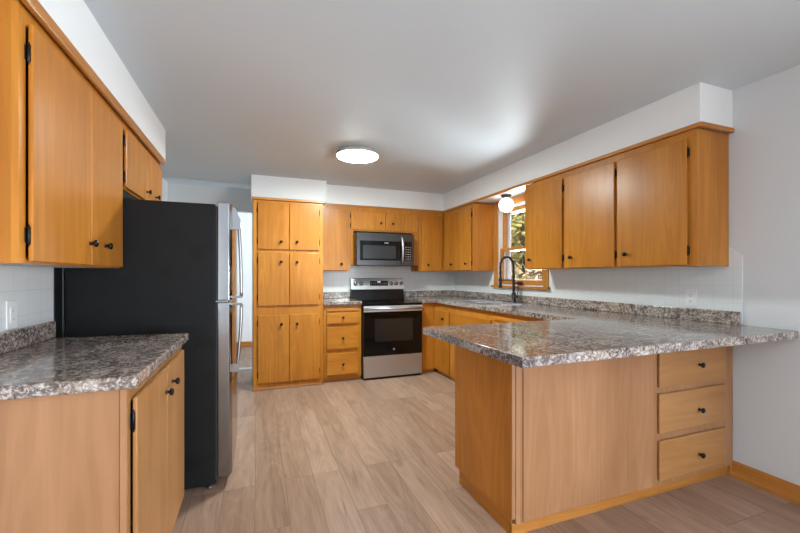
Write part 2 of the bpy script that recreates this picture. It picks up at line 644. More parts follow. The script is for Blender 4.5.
def cabinet(name, label, F, a0, a1, z0, z1, depth, doors=(), drawers=(), tone='wood', toe=0.0, toe_in=0.03, holes=None,
            no_top=False, reveal=0.0025, base_z=None, under=False, cat='cabinet', boards=()):
    """doors: (a0, a1, z0, z1, hinge side, knob (a, z)); drawers the same without a hinge"""
    g = F.across
    c = F.pt((a0 + a1) / 2, -depth / 2, z0 if base_z is None else base_z)
    root = thing(name, label, cat, c, None)
    T = 0.016
    fr = 0.019
    zb = z0 + toe
    mb = MB()
    F.box(mb, a0, a0 + T, -depth, -fr, zb, z1)
    F.box(mb, a1 - T, a1, -depth, -fr, zb, z1)
    F.box(mb, a0 + T, a1 - T, -depth, -depth + 0.006, zb, z1)
    if not no_top:
        F.box(mb, a0 + T, a1 - T, -depth + 0.006, -fr, z1 - T, z1)
    if not under:
        F.box(mb, a0 + T, a1 - T, -depth + 0.006, -fr, zb, zb + T)
    link('carcass', mb, M[tone + '_z'], root)
    if under:
        mb = MB()
        F.box(mb, a0 + T, a1 - T, -depth + 0.006, -fr, zb, zb + T)
        link('underside', mb, M['under'], root)
    hs = []
    for d in list(doors) + list(drawers):
        h0, h1, k0, k1 = d[0] + 0.009, d[1] - 0.009, d[2] + 0.009, d[3] - 0.009
        if len(d) > 4 and d[4] in (-1, 1) and d in doors:
            if d[4] < 0:
                h0 = d[0] - reveal
            else:
                h1 = d[1] + reveal
        hs.append([h0, h1, k0, k1])
    # doors that meet share one opening
    merged = []
    for h in hs:
        for m in merged:
            if abs(m[2] - h[2]) < 0.002 and abs(m[3] - h[3]) < 0.002 and abs(m[1] - h[0]) < 0.03:
                m[1] = h[1]
                break
        else:
            merged.append(h)
    mb = MB()
    mb.prism(rect(a0, a1, zb, z1), [rect(*h) for h in merged], -fr, 0.0, F.fn())
    link('face_frame', mb, M[tone + '_z'], root)
    for d in doors:
        door(root, F, d[0], d[1], d[2], d[3], M[tone + '_z'], d[4], d[5] if len(d) > 5 else None, d[6] if len(d) > 6 else None)
    for d in drawers:
        mb = MB()
        F.box(mb, d[0], d[1], 0.0045, DOOR_N + 0.004, d[2], d[3], 0.004)
        o = link('drawer', mb, M[tone + '_' + g], root)
        if len(d) > 5 and d[5]:
            knob(o, F, d[5][0], d[5][1], DOOR_N + 0.004)
    for bd in boards:
        mb = MB()
        F.box(mb, bd[0], bd[1], -0.01, 0.014, bd[2], bd[3], 0.003)
        link('breadboard', mb, M[tone + '_' + g], root)
    if toe:
        mb = MB()
        F.box(mb, a0, a1, -depth + 0.02, -toe_in, z0, zb)
        link('toe_kick', mb, M['trim_' + g], root)
    return root


# ------------------------------------------------------------------ the setting
ZC = 2.415
XL, XR, YB = -0.955, 2.80, 5.15
YR = -6.0
struct('floor', MB().box(-2.2, XR + 0.16, YR - 0.15, 8.0, -0.08, 0.0), M['floor'])
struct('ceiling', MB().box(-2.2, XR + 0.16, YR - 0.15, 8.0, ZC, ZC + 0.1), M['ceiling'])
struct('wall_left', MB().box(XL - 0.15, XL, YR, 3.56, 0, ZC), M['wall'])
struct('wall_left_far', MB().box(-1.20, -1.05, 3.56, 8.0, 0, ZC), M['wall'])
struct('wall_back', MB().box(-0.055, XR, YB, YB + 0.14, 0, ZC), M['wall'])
yz = lambda a, z, nn: Vector((nn, a, z))
W0, W1, WZ0, WZ1 = 3.195, 4.005, 1.135, 2.075
mb = MB().prism(rect(YR, 5.3, 0, ZC), [rect(W0, W1, WZ0, WZ1), rect(-3.95, -1.85, 0.06, 2.05)], XR, XR + 0.15, yz)  # second hole is invented, cut for the unseen side fill lamp
struct('wall_right', mb, M['wall'])
xz = lambda a, z, nn: Vector((a, nn, z))
struct('wall_rear', MB().prism(rect(XL - 0.15, XR + 0.15, 0, ZC), [rect(-0.72, 2.45, 0.30, 2.25)], YR - 0.15, YR, xz), M['wall'])  # opening is assumed, made to let the rear fill lamp in
struct('wall_hall', MB().prism(rect(-1.05, XR, 0, ZC), [[(-0.82, 0.0005), (0.30, 0.0005), (0.30, 2.105), (-0.82, 2.105)]], 5.52, 5.62, xz), M['wall'])
struct('wall_far', MB().box(-1.2, XR, 7.28, 7.4, 0, ZC), M['soffit'])
struct('baseboard_far', MB().box(-1.05, XR, 7.262, 7.28, 0, 0.09, 0.003), M['trim_x'])
# soffits above the cabinets
ZS = 2.168
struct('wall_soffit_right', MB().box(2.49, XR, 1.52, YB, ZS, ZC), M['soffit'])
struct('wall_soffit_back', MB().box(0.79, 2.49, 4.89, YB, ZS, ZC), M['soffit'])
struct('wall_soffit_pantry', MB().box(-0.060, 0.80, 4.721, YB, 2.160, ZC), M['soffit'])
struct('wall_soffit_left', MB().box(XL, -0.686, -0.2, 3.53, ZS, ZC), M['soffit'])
# white tile splashbacks
mb = MB().prism([(1.30, 0.96), (YB - 0.001, 0.96), (YB - 0.001, 2.10), (1.56, 2.10), (1.56, 1.43), (1.525, 1.43), (1.465, 1.375), (1.465, 0.96)][1:]
                , [rect(W0 - 0.07, W1 + 0.07, WZ0 - 0.03, WZ1 + 0.02)], XR - 0.008, XR, yz)
struct('wall_tile_right', mb, M['tile_y'])
struct('wall_tile_back', MB().box(0.74, XR - 0.008, YB - 0.008, YB, 0.96, 1.80), M['tile_x'])
struct('wall_tile_left', MB().box(XL, XL + 0.008, -0.2, 2.386, 0.96, 1.40), M['tile_y'])
struct('trim_5', MB().box(XL, XL + 0.012, 2.388, 2.470, 0.0, 1.40), M['matte_black'])  # black strip stands in for the shade between tile and refrigerator
# wood mouldings along the soffit edges
struct('trim_1', MB().box(2.472, 2.49, 1.50, 4.89, ZS - 0.024, ZS + 0.004, 0.005), M['trim_y'])
struct('trim_2', MB().box(2.49, XR - 0.012, 1.500, 1.522, ZS - 0.024, ZS + 0.004, 0.005), M['trim_x'])
struct('trim_3', MB().box(0.80, 2.472, 4.872, 4.89, ZS - 0.024, ZS + 0.004, 0.005), M['trim_x'])
struct('trim_4', MB().box(-0.686, -0.664, -0.2, 3.40, 2.10, 2.150, 0.009), M['trim_y'])
_bb = MB().box(XR - 0.030, XR - 0.0003, 1.5142, 1.5312, 0, 0.0665, 0.002)
struct('baseboard_right', _bb.prism([(0, 0), (0.030, 0), (0.030, 0.020), (0.018, 0.030), (0.016, 0.080), (0.010, 0.095), (0, 0.095)], [],
                                     YR, 1.514, lambda a, z, nn: Vector((XR - a, nn, z))), M['trim_y'])

# ------------------------------------------------------------------ the window over the sink
win = bpy.data.objects.new('window_1', None)
win.location = (XR, 3.6, WZ0)
win['kind'] = 'structure'
COL.objects.link(win)
XI = XR - 0.022
CW = 0.072
mb = MB()
mb.box(XI, XR, W0 - CW, W0, WZ0, WZ1 + 0.085, 0.003)
mb.box(XI, XR, W1, W1 + CW, WZ0, WZ1 + 0.085, 0.003)
mb.box(XI, XR, W0, W1, WZ1, WZ1 + 0.085, 0.003)
link('window_casing', mb, M['trim_z'], win)
link('window_stool', MB().box(XR - 0.055, XR + 0.02, W0 - CW - 0.02, W1 + CW + 0.02, WZ0 - 0.028, WZ0, 0.006), M['trim_y'], win)
mb = MB()
for y in (W0, W1):
    s_ = 1 if y == W0 else -1
    mb.box(XR + 0.001, XR + 0.149, y, y + s_ * 0.016, WZ0, WZ1)
mb.box(XR + 0.001, XR + 0.149, W0, W1, WZ1 - 0.016, WZ1)
mb.box(XR + 0.021, XR + 0.149, W0, W1, WZ0 - 0.0, WZ0 + 0.014)
link('window_jamb', mb, M['vinyl'], win)
ZM = 1.565


def sash(name, x, z0, z1, st, rb, rt):
    a0, a1 = W0 + 0.017, W1 - 0.017
    mb_ = MB().prism(rect(a0, a1, z0, z1), [rect(a0 + st, a1 - st, z0 + rb, z1 - rt)], x, x + 0.032, yz)
    o = link(name, mb_, M['trim_z'], win, bevel=0.003)
    link('window_glass', MB().box(x + 0.014, x + 0.018, a0 + st, a1 - st, z0 + rb, z1 - rt), M['glass'], o)
    return o


lower = sash('sash_lower', XR + 0.012, WZ0 + 0.015, ZM + 0.018, 0.036, 0.050, 0.034)
sash('sash_upper', XR + 0.050, ZM - 0.018, WZ1 - 0.017, 0.040, 0.034, 0.045)
mb = MB().prism(rect(W0 + 0.017, W1 - 0.017, WZ0 + 0.015, WZ1 - 0.017),
                [rect(W0 + 0.085, W1 - 0.085, WZ0 + 0.075, ZM - 0.02), rect(W0 + 0.085, W1 - 0.085, ZM + 0.02, WZ1 - 0.075)],
                XR + 0.105, XR + 0.125, yz)
link('storm_frame', mb, M['vinyl'], win, bevel=0.002)
mb = MB().box(XR - 0.020, XR + 0.012, 3.56, 3.66, WZ0 + 0.020, WZ0 + 0.034, 0.004)
mb.box(XR - 0.004, XR + 0.013, 3.575, 3.645, WZ0 + 0.014, WZ0 + 0.050, 0.003)
link('sash_lift', mb, M['black'], lower)

# ------------------------------------------------------------------ cabinets
FR = Face('x', 2.49, -1)      # right wall, upper run
FB = Face('y', 4.875, -1)     # back wall, upper run
FL = Face('x', -0.695, 1)     # left wall, upper run
FP = Face('y', 4.435, -1)     # pantry
FD = Face('y', 4.470, -1)     # back base run
FS = Face('x', 2.160, -1)     # sink run
FN = Face('y', 1.515, -1)     # peninsula, dining side
FLB = Face('x', -0.372, 1)    # left base

UZ0, UZ1 = 1.312, 2.144
cabinet('upper_cabinet', 'long wall cabinet with three doors above the peninsula, right of the window', FR, 1.535, 3.115, UZ0, UZ1,
        0.300, doors=[(1.585, 2.070, UZ0 + .006, 2.095, -1, (1.993, 1.405), (1.407, 2.010)),
                      (2.094, 2.580, UZ0 + .006, 2.095, -1, (2.504, 1.405), (1.407, 2.010)),
                      (2.613, 3.088, UZ0 + .006, 2.095, -1, (3.018, 1.406), (1.407, 2.010))], under=True, reveal=-0.006)
cabinet('upper_cabinet', 'narrow two door wall cabinet between the far corner and the window', FR, 4.095, 4.872, UZ0, UZ1, 0.300,
        doors=[(4.118, 4.460, UZ0 + .006, 2.095, -1, (4.225, 1.402)),
               (4.478, 4.822, UZ0 + .006, 2.095, 1, (4.605, 1.402))], under=True)
cabinet('upper_cabinet', 'tall single door wall cabinet between the pantry and the microwave', FB, 0.728, 1.132, UZ0, UZ1, 0.265,
        doors=[(0.775, 1.098, UZ0 + .006, 2.098, -1, (1.012, 1.402))], under=True)
cabinet('upper_cabinet', 'short two door cabinet over the microwave', FB, 1.134, 2.092, 1.835, UZ1, 0.265,
        doors=[(1.142, 1.604, 1.851, 2.090, -1, (1.543, 1.946), (1.905, 2.03)),
               (1.617, 2.080, 1.851, 2.090, 1, (1.712, 1.946), (1.905, 2.03))])
cabinet('upper_cabinet', 'single door corner wall cabinet right of the microwave', FB, 2.094, 2.488, UZ0, UZ1, 0.265,
        doors=[(2.140, 2.455, UZ0 + .006, 2.092, 1, (2.230, 1.402))], under=True)
omc = [o for o in bpy.data.objects if o.get('label', '').startswith('short two door')][0]
for x0_, x1_ in ((1.135, 1.178), (2.000, 2.091)):
    mb = MB().box(x0_, x1_, 4.875, 4.893, 1.388, 1.8345, 0.002)
    link('filler_strip', mb, M['wood_z'], omc)

LZ0, LZ1 = 1.292, 2.140
c1 = cabinet('upper_cabinet', 'two door wall cabinet at the left edge above the dark counter', FL, 1.532, 2.462, LZ0, LZ1, 0.236,
             doors=[(1.572, 2.042, LZ0 + .006, 2.065, -1, (2.020, 1.392), (1.382, 1.968)),
                    (2.046, 2.456, LZ0 + .006, 2.065, 1, (2.197, 1.393), (1.382, 1.968))], under=True)
cabinet('upper_cabinet', 'short two door wall cabinet above the refrigerator', FL, 2.464, 3.385, 1.735, LZ1, 0.236,
        doors=[(2.520, 2.940, 1.745, 2.065, -1, (2.926, 1.80), (1.80, 2.00)),
               (2.944, 3.360, 1.745, 2.065, 1, (3.170, 1.81), (1.80, 2.00))], under=True)

# pantry
pan = cabinet('pantry_cabinet', 'tall orange maple pantry cabinet with six doors left of the stove', FP, -0.037, 0.714, 0.0, 2.078, 0.70,
              doors=[(0.010, 0.336, 1.540, 2.055, -1, (0.252, 1.626)), (0.340, 0.668, 1.540, 2.055, 1, (0.421, 1.627)),
                     (0.010, 0.336, 0.922, 1.507, -1, (0.252, 1.402)), (0.340, 0.668, 0.922, 1.507, 1, (0.421, 1.403)),
                     (0.010, 0.336, 0.078, 0.820, -1, (0.254, 0.716)), (0.340, 0.668, 0.078, 0.820, 1, (0.421, 0.714))])
link('crown', MB().box(-0.050, 0.732, 4.412, 4.720, 2.079, 2.106, 0.005), M['trim_x'], pan)
link('shoe_strip', MB().box(-0.044, 0.714, 4.420, 4.4345, 0.0, 0.022, 0.004), M['tan_x'], pan,
     label='pale shoe strip along the floor')

# drawers left of the stove
cabinet('drawer_cabinet', 'narrow cabinet of three drawers between the pantry and the stove', FD, 0.722, 1.174, 0.0, 0.905, 0.66,
        drawers=[(0.760, 1.132, 0.690, 0.818, 0, (0.948, 0.762)), (0.760, 1.132, 0.393, 0.650, 0, (0.948, 0.517)),
                 (0.760, 1.132, 0.090, 0.340, 0, (0.948, 0.211))], toe=0.05, boards=[(0.757, 1.136, 0.836, 0.868)])
# base run right of the stove and under the sink
cabinet('base_cabinet', 'narrow wooden filler cabinet right of the stove', FD, 1.955, 2.159, 0.0, 0.905, 0.66, toe=0.05)
cabinet('base_cabinet', 'single door base cabinet in the far corner beside the stove', FS, 4.052, 4.469, 0.0, 0.905, 0.62,
        doors=[(4.072, 4.455, 0.060, 0.818, 1, (4.205, 0.722))], toe=0.05)
cabinet('base_cabinet', 'sink base cabinet with a wide blank front under the faucet', FS, 3.172, 4.050, 0.0, 0.905, 0.62,
        doors=[(3.195, 3.604, 0.060, 0.640, -1, (3.55, 0.57)), (3.608, 4.035, 0.060, 0.640, 1, (3.66, 0.57))],
        drawers=[(3.195, 4.035, 0.676, 0.820, 0, None)], toe=0.05, no_top=True)
cabinet('base_cabinet', 'base cabinet with a pull-out board between the sink and the peninsula', FS, 2.20, 3.170, 0.0, 0.905, 0.62,
        doors=[(2.670, 3.150, 0.060, 0.640, -1, (3.08, 0.57))],
        drawers=[(2.670, 3.150, 0.676, 0.800, 0, None)], boards=[(2.665, 3.155, 0.828, 0.862)], toe=0.05)

# peninsula
pen = thing('peninsula_cabinet', 'peninsula cabinet with a plain back panel and three drawers facing the dining side', 'cabinet',
            (1.95, 1.78, 0))
PZ = 0.905
link('end_panel', MB().box(1.130, 1.1485, 1.517, 2.064, 0.096, PZ, 0.001), M['wood_z'], pen, label='orange end panel facing the stove')
mb = MB()
mb.prism(rect(1.1495, 2.795, 0.068, PZ), [rect(2.126, 2.690, 0.106, 0.314), rect(2.126, 2.690, 0.370, 0.578), rect(2.126, 2.690, 0.630, 0.83)],
         -0.019, 0.0, FN.fn())
link('face_frame', mb, M['tan_z'], pen)
mb = MB()
FN.box(mb, 1.196, 2.086, 0.0008, 0.006, 0.070, PZ - 0.002, 0.0015)
link('back_panel', mb, M['tan_z'], pen, label='broad pinkish tan plywood panel')
mb = MB()
FN.box(mb, 1.150, 1.174, 0.0008, 0.010, 0.068, PZ - 0.002, 0.003)
link('corner_strip', mb, M['tan_z'], pen)
mb = MB()
FN.box(mb, 1.130, 1.1492, -0.0018, 0.006, 0.096, PZ - 0.002, 0.001)
link('edge_band', mb, M['tan_z'], pen)
mb = MB()
FN.box(mb, 2.0885, 2.112, 0.0008, 0.004, 0.068, PZ - 0.002, 0.001)
link('stile_strip', mb, M['tan_z'], pen)
for z0_, z1_, kz in ((0.622, 0.838, 0.727), (0.362, 0.586, 0.462), (0.098, 0.322, 0.198)):
    mb = MB()
    FN.box(mb, 2.116, 2.697, 0.0045, 0.018, z0_, z1_, 0.004)
    d_ = link('drawer', mb, M['honey_x'], pen)
    knob(d_, FN, 2.448, kz, 0.018)
mb = MB()
mb.box(1.150, 2.795, 2.02, 2.040, 0.096, PZ)
mb.box(2.78, 2.795, 1.535, 2.02, 0.096, PZ)
mb.box(1.150, 2.78, 1.535, 2.02, 0.096, 0.112)
link('carcass', mb, M['wood_z'], pen)
mb = MB()
mb.box(1.146, 1.162, 1.540, 2.040, 0.0, 0.0955)
link('toe_kick', mb, M['wood_y'], pen)
mb = MB().box(1.162, 2.798, 1.550, 1.566, 0.0, 0.0955)
mb.box(1.146, 2.798, 1.532, 1.5495, 0.0, 0.058, 0.004)
link('shoe_strip', mb, M['trim_x'], pen, label='orange strip along the dark floor')

# left base
lb = cabinet('base_cabinet', 'two door base cabinet under the dark counter at the left', FLB, 1.396, 2.290, 0.0, 0.907, 0.575, tone='honey',
             doors=[(1.424, 1.850, 0.108, 0.868, -1, (1.822, 0.770), (0.20, 0.795)),
                    (1.854, 2.258, 0.108, 0.868, 1, (1.950, 0.782), (0.20, 0.795))], toe=0.09)
link('end_panel', MB().box(-0.950, -0.392, 1.390, 1.3955, 0.0, 0.907, 0.001), M['tan_z'], lb, label='broad tan end panel')
link('corner_strip', MB().box(-0.391, -0.3725, 1.386, 1.3955, 0.0, 0.907, 0.002), M['tan_z'], lb)

# ------------------------------------------------------------------ worktops
ZT, ZU = 0.948, 0.908
xy = lambda a, b_, z: Vector((a, b_, z))


def worktop(name, label, outline, holes, z0, z1, splash):
    mb_ = MB().prism(outline, holes, z0, z1, xy)
    o = link(name, mb_, M['granite'], bevel=0.009)
    tag(o, label, 'countertop')
    for sp_ in splash:
        link('backsplash', MB().box(*sp_, z1 + 0.0004, z1 + 0.082, 0.006), M['granite'], o)
    return o


SK = (2.245, 2.610, 3.345, 4.015)
rc = [(2.80 - 0.003 - 0.035 + 0.035 * math.sin(t), 1.192 + 0.035 - 0.035 * math.cos(t)) for t in [i * PI / 12 for i in range(7)]]
worktop('countertop', 'large mottled brown worktop running from the stove past the sink onto the peninsula',
        [(0.925, 1.172)] + rc + [(2.797, 5.140), (1.953, 5.140), (1.953, 4.432), (2.118, 4.432), (2.118, 2.085), (0.918, 2.066)],
        [rect(*SK)], ZU, ZT,
        [(2.772, 2.791, 1.470, 5.120), (1.955, 2.790, 5.121, 5.140)])
worktop('countertop', 'short mottled worktop between the pantry and the stove', rect(0.720, 1.177, 4.432, 5.140), [], ZU, ZT,
        [(0.722, 1.175, 5.121, 5.140)])
worktop('countertop', 'dark grey mottled worktop at the left beside the refrigerator', [(-0.946, 1.366), (-0.340, 1.366), (-0.340, 2.302), (-0.946, 2.352)], [], ZU, ZT,
        [(-0.946, -0.922, 1.37, 2.350)])

# ------------------------------------------------------------------ refrigerator
fr = thing('refrigerator', 'black-sided refrigerator with stainless doors beside the left counter', 'refrigerator', (-0.55, 2.83, 0))
Y0, Y1 = 2.478, 3.231
link('body', MB().box(-0.938, -0.228, Y0, Y1, 0.028, 1.672, 0.006), M['fridge'], fr)
link('gasket', MB().box(-0.2275, -0.2165, Y0 + 0.012, Y1 - 0.012, 0.068, 1.662, 0.002), M['dark_slot'], fr)


def fdoor(name, z0, z1):
    prof = [(-0.216, Y0 + 0.004), (-0.216, Y1 - 0.004)]
    k = 18
    for i in range(k + 1):
        t = i / k
        y = Y1 - 0.003 + (Y0 - Y1 + 0.006) * t
        e_ = min(t, 1 - t) * (Y1 - Y0)
        x = -0.137 - 0.012 * max(0.0, 1 - e_ / 0.02) ** 2 - 0.004 * (2 * t - 1) ** 2
        prof.append((x, y))
    mb_ = MB().prism(prof, [], z0, z1, xy)
    o = link(name, mb_, M['steel_y'], fr, bevel=0.004)
    return o


up_d = fdoor('freezer_door', 1.106, 1.684)
lo_d = fdoor('fresh_food_door', 0.062, 1.094)
HY = Y0 + 0.075


def bar(parent, za, zb, xa, xb, ztop=None):
    # bowed bar: near the door at za, standing off at the split between the doors (zb)
    mb_ = MB()
    pts = []
    for i in range(15):
        t = i / 14
        pts.append((xa + (xb - xa) * math.sin(t * PI / 2), HY, za + (zb - za) * t))
    mb_.tube(pts, 0.0095, 10)
    sgn = 1 if zb > za else -1
    mb_.box(-0.150, xb + 0.006, HY - 0.010, HY + 0.010, zb - 0.007, zb + 0.007, 0.004)
    if ztop:
        mb_.prism([(-0.150, za - 0.030), (xa + 0.004, za - 0.030), (xa + 0.010, za + 0.030), (-0.126, ztop), (-0.150, ztop)], [], HY - 0.013, HY + 0.013,
                  lambda a, z, nn: Vector((a, nn, z)))
    else:
        mb_.box(-0.150, xa + 0.009, HY - 0.012, HY + 0.012, za - 0.030, za + 0.022, 0.005)
    link('handle', mb_, M['chrome'], parent)


bar(up_d, 1.565, 1.122, -0.104, -0.090, 1.668)
bar(lo_d, 0.690, 1.078, -0.114, -0.090)
mb = MB().box(-0.24, -0.165, Y0 + 0.01, Y0 + 0.06, 1.0955, 1.1045, 0.001)
link('hinge_plate', mb, M['chrome'], fr)
mb = MB()
for y in (Y0 + 0.03, Y1 - 0.03):
    mb.lathe([(0, 0), (0.018, 0), (0.018, 0.012), (0.010, 0.014), (0.010, 0.0275), (0, 0.0275)], (-0.26, y, 0), (0, 0, 1), 12)
    mb.lathe([(0, 0), (0.018, 0), (0.018, 0.012), (0.010, 0.014), (0.010, 0.0275), (0, 0.0275)], (-0.84, y, 0), (0, 0, 1), 12)
link('feet', mb, M['chrome'], fr)
link('toe_grille', MB().box(-0.245, -0.225, Y0 + 0.02, Y1 - 0.02, 0.029, 0.060, 0.003), M['matte_black'], fr)
link('top_hinge_cover', MB().box(-0.29, -0.17, Y1 - 0.06, Y1 - 0.01, 1.6725, 1.692, 0.004), M['matte_black'], fr)

# ------------------------------------------------------------------ range
rg = thing('range', 'stainless electric range with a black glass oven door', 'stove', (1.564, 4.78, 0))
RX0, RX1 = 1.182, 1.946
link('body', MB().box(RX0, RX1, 4.442, 5.125, 0.030, 0.893, 0.003), M['enamel'], rg)
link('base', MB().box(RX0 + 0.01, RX1 - 0.01, 4.425, 5.10, 0.0, 0.0295, 0.002), M['matte_black'], rg)
ck = link('cooktop', MB().box(RX0 - 0.002, RX1 + 0.002, 4.412, 5.125, 0.8935, 0.915, 0.004), M['blackglass'], rg)
n = NT('burner_ring')
M['burner'] = n.set(Base_Color=(0.045, 0.045, 0.047), Roughness=0.2)
for bx, by, br in ((1.38, 4.60, 0.115), (1.76, 4.60, 0.09), (1.38, 4.90, 0.085), (1.76, 4.90, 0.105)):
    link('burner', MB().lathe([(br - 0.004, 0.0), (br, 0.0006), (br - 0.004, 0.0008), (br - 0.008, 0.0006), (br - 0.004, 0.0)], (bx, by, 0.9152), (0, 0, 1), 40), M['burner'], ck)
link('drawer', MB().box(RX0 + 0.006, RX1 - 0.006, 4.398, 4.4415, 0.030, 0.283, 0.004), M['steel'], rg)
dr = link('oven_door', MB().box(RX0 + 0.004, RX1 - 0.004, 4.400, 4.4415, 0.288, 0.888, 0.004), M['enamel'], rg)
link('door_glass', MB().box(RX0 + 0.006, RX1 - 0.006, 4.3965, 4.3995, 0.290, 0.812, 0.001), M['blackglass'], dr)
link('oven_window', MB().box(1.325, 1.815, 4.3945, 4.3962, 0.455, 0.728, 0.0008), M['ovenwindow'], dr)
link('door_band', MB().box(RX0 + 0.004, RX1 - 0.004, 4.390, 4.3998, 0.815, 0.888, 0.003), M['steel'], dr)
mb = MB().tube([(RX0 + 0.010, 4.352, 0.855), (RX1 - 0.010, 4.352, 0.855)], 0.0155, 14)
mb.box(RX0 + 0.012, RX0 + 0.040, 4.352, 4.391, 0.842, 0.868, 0.004)
mb.box(RX1 - 0.040, RX1 - 0.012, 4.352, 4.391, 0.842, 0.868, 0.004)
link('handle', mb, M['steel'], dr)
link('badge', MB().lathe([(0, 0), (0.014, 0), (0.014, 0.0015), (0.011, 0.002), (0.010, 0.001), (0, 0.001)], (1.566, 4.3962, 0.356), (0, -1, 0), 24),
     M['chrome'], dr)
# back guard: black lower part, tilted stainless control panel
link('back_guard', MB().prism([(5.030, 0.9155), (5.125, 0.9155), (5.125, 1.062), (5.048, 1.062)], [], RX0 + 0.004, RX1 - 0.004,
                              lambda a, z, nn: Vector((nn, a, z))), M['enamel'], rg, bevel=0.003)
cp = link('control_panel', MB().prism([(5.012, 1.0625), (5.125, 1.0625), (5.125, 1.215), (5.062, 1.215)], [], RX0 + 0.002, RX1 - 0.002,
                                      lambda a, z, nn: Vector((nn, a, z))), M['steel'], rg, bevel=0.008)
tn = Vector((0, -0.1525, 0.050)).normalized()
tu = Vector((0, 0.050, 0.1525)).normalized()


def on_panel(x, t, lift=0.0):
    return Vector((x, 5.012, 1.0625)) + tu * t + tn * lift


for kx in (1.245, 1.325, 1.752, 1.828, 1.902):
    kb = link('knob', MB().lathe([(0, 0.0), (0.0285, 0.0), (0.0285, 0.004), (0.023, 0.006), (0.021, 0.026), (0.017, 0.030), (0, 0.030)],
                                 on_panel(kx, 0.083), tn, 20), M['chrome'], cp)
    mb = MB()
    A, B_ = on_panel(kx, 0.070, 0.0302), on_panel(kx, 0.101, 0.0322)
    mb.box(kx - 0.003, kx + 0.003, A.y, B_.y, A.z, B_.z)
    link('pointer', mb, M['dark_slot'], kb)
mb = MB()
for t0, t1, xa, xb in ((0.050, 0.122, 1.450, 1.705),):
    mb.prism(rect(xa, xb, t0, t1), [], 0.0003, 0.0018, lambda a, t, nn: on_panel(a, t, nn))
ds = link('display', mb, M['blackglass'], cp)
mb = MB()
for i in range(9):
    for j in range(3):
        if 3 <= i <= 5 and j == 2:
            continue
        mb.prism(rect(1.462 + i * 0.027, 1.478 + i * 0.027, 0.057 + j * 0.022, 0.063 + j * 0.022), [], 0.0019, 0.0023,
                 lambda a, t, nn: on_panel(a, t, nn))
link('key_print', mb, plain('key_print', (0.35, 0.35, 0.35), 0.5), ds)
mb = MB().prism(rect(1.552, 1.603, 0.100, 0.114), [], 0.0019, 0.0023, lambda a, t, nn: on_panel(a, t, nn))
link('clock', mb, emitter('clock_digits', (0.7, 0.85, 1.0), 0.6), ds)

# ------------------------------------------------------------------ microwave
mw = thing('microwave', 'stainless over-the-range microwave with a black window', 'microwave', (1.575, 4.93, 1.385))
MX0, MX1, MZ0, MZ1, MY = 1.180, 1.964, 1.382, 1.800, 4.712
link('body', MB().box(MX0, MX1, MY + 0.030, 5.140, MZ0 + 0.006, MZ1 - 0.002, 0.003), M['enamel'], mw)
link('front_panel', MB().box(MX0, MX1, MY, MY + 0.0295, MZ0, MZ1, 0.004), M['steel_dark'], mw)
md_ = link('door', MB().box(1.222, 1.775, MY - 0.004, MY - 0.0004, 1.448, 1.698, 0.001), M['blackglass'], mw)
link('window', MB().box(1.258, 1.705, MY - 0.0055, MY - 0.0042, 1.470, 1.640, 0.0005), M['microwindow'], md_)
mb = MB()
xw_ = 1.548
for w_ in (0.006, 0.004, 0.006, 0.005, 0.004, 0.006, 0.005):
    mb.box(xw_, xw_ + w_, MY - 0.0048, MY - 0.0041, 1.670, 1.679)
    xw_ += w_ + 0.003
link('lettering', mb, M['white'], md_)
mb = MB()
pts = []
for i in range(15):
    t = i / 14
    pts.append((1.786, MY - 0.006 - 0.045 * math.sin(PI * t) ** 0.6, 1.415 + 0.345 * t))
mb.tube(pts, 0.013, 12)
link('handle', mb, M['steel'], md_)
kp = link('control_panel', MB().box(1.822, 1.930, MY - 0.004, MY - 0.0004, 1.450, 1.698, 0.001), M['blackglass'], mw)
mb = MB()
for i in range(3):
    for j in range(6):
        mb.box(1.838 + i * 0.030, 1.854 + i * 0.030, MY - 0.0048, MY - 0.0041, 1.466 + j * 0.031, 1.474 + j * 0.031)
link('key_print', mb, bpy.data.materials['key_print'], kp)
link('vent_grille', MB().box(MX0 + 0.01, MX1 - 0.01, MY + 0.03, MY + 0.18, MZ0 - 0.004, MZ0 + 0.0055, 0.002), M['matte_black'], mw)

# ------------------------------------------------------------------ sink and faucet
sk = thing('sink', 'stainless double bowl sink set in the worktop below the window', 'sink', ((SK[0] + SK[1]) / 2, (SK[2] + SK[3]) / 2, 0.77))
a0, a1, b0, b1 = SK
bm_ = (b0 + b1) / 2
bowls = [rect(a0 + 0.012, a1 - 0.012, b0 + 0.012, bm_ - 0.012), rect(a0 + 0.012, a1 - 0.012, bm_ + 0.012, b1 - 0.012)]
link('rim', MB().prism(rect(a0 - 0.016, a1 + 0.016, b0 - 0.016, b1 + 0.016), bowls, ZT + 0.0005, ZT + 0.006, xy), M['sink'], sk, bevel=0.002)
for bw in bowls:
    (p0, q0), (p1, q1) = bw[0], bw[2]
    mb = MB()
    z0_ = 0.775
    mb.box(p0 - 0.003, p0, q0 - 0.003, q1 + 0.003, z0_, ZT)
    mb.box(p1, p1 + 0.003, q0 - 0.003, q1 + 0.003, z0_, ZT)
    mb.box(p0, p1, q0 - 0.003, q0, z0_, ZT)
    mb.box(p0, p1, q1, q1 + 0.003, z0_, ZT)
    mb.box(p0 - 0.003, p1 + 0.003, q0 - 0.003, q1 + 0.003, z0_ - 0.003, z0_)
    bo = link('bowl', mb, M['sink'], sk)
    link('drain', MB().lathe([(0, 0), (0.04, 0), (0.04, 0.003), (0.03, 0.002), (0, 0.001)], ((p0 + p1) / 2, (q0 + q1) / 2, z0_ + 0.0002), (0, 0, 1), 24),
         M['dark_slot'], bo)

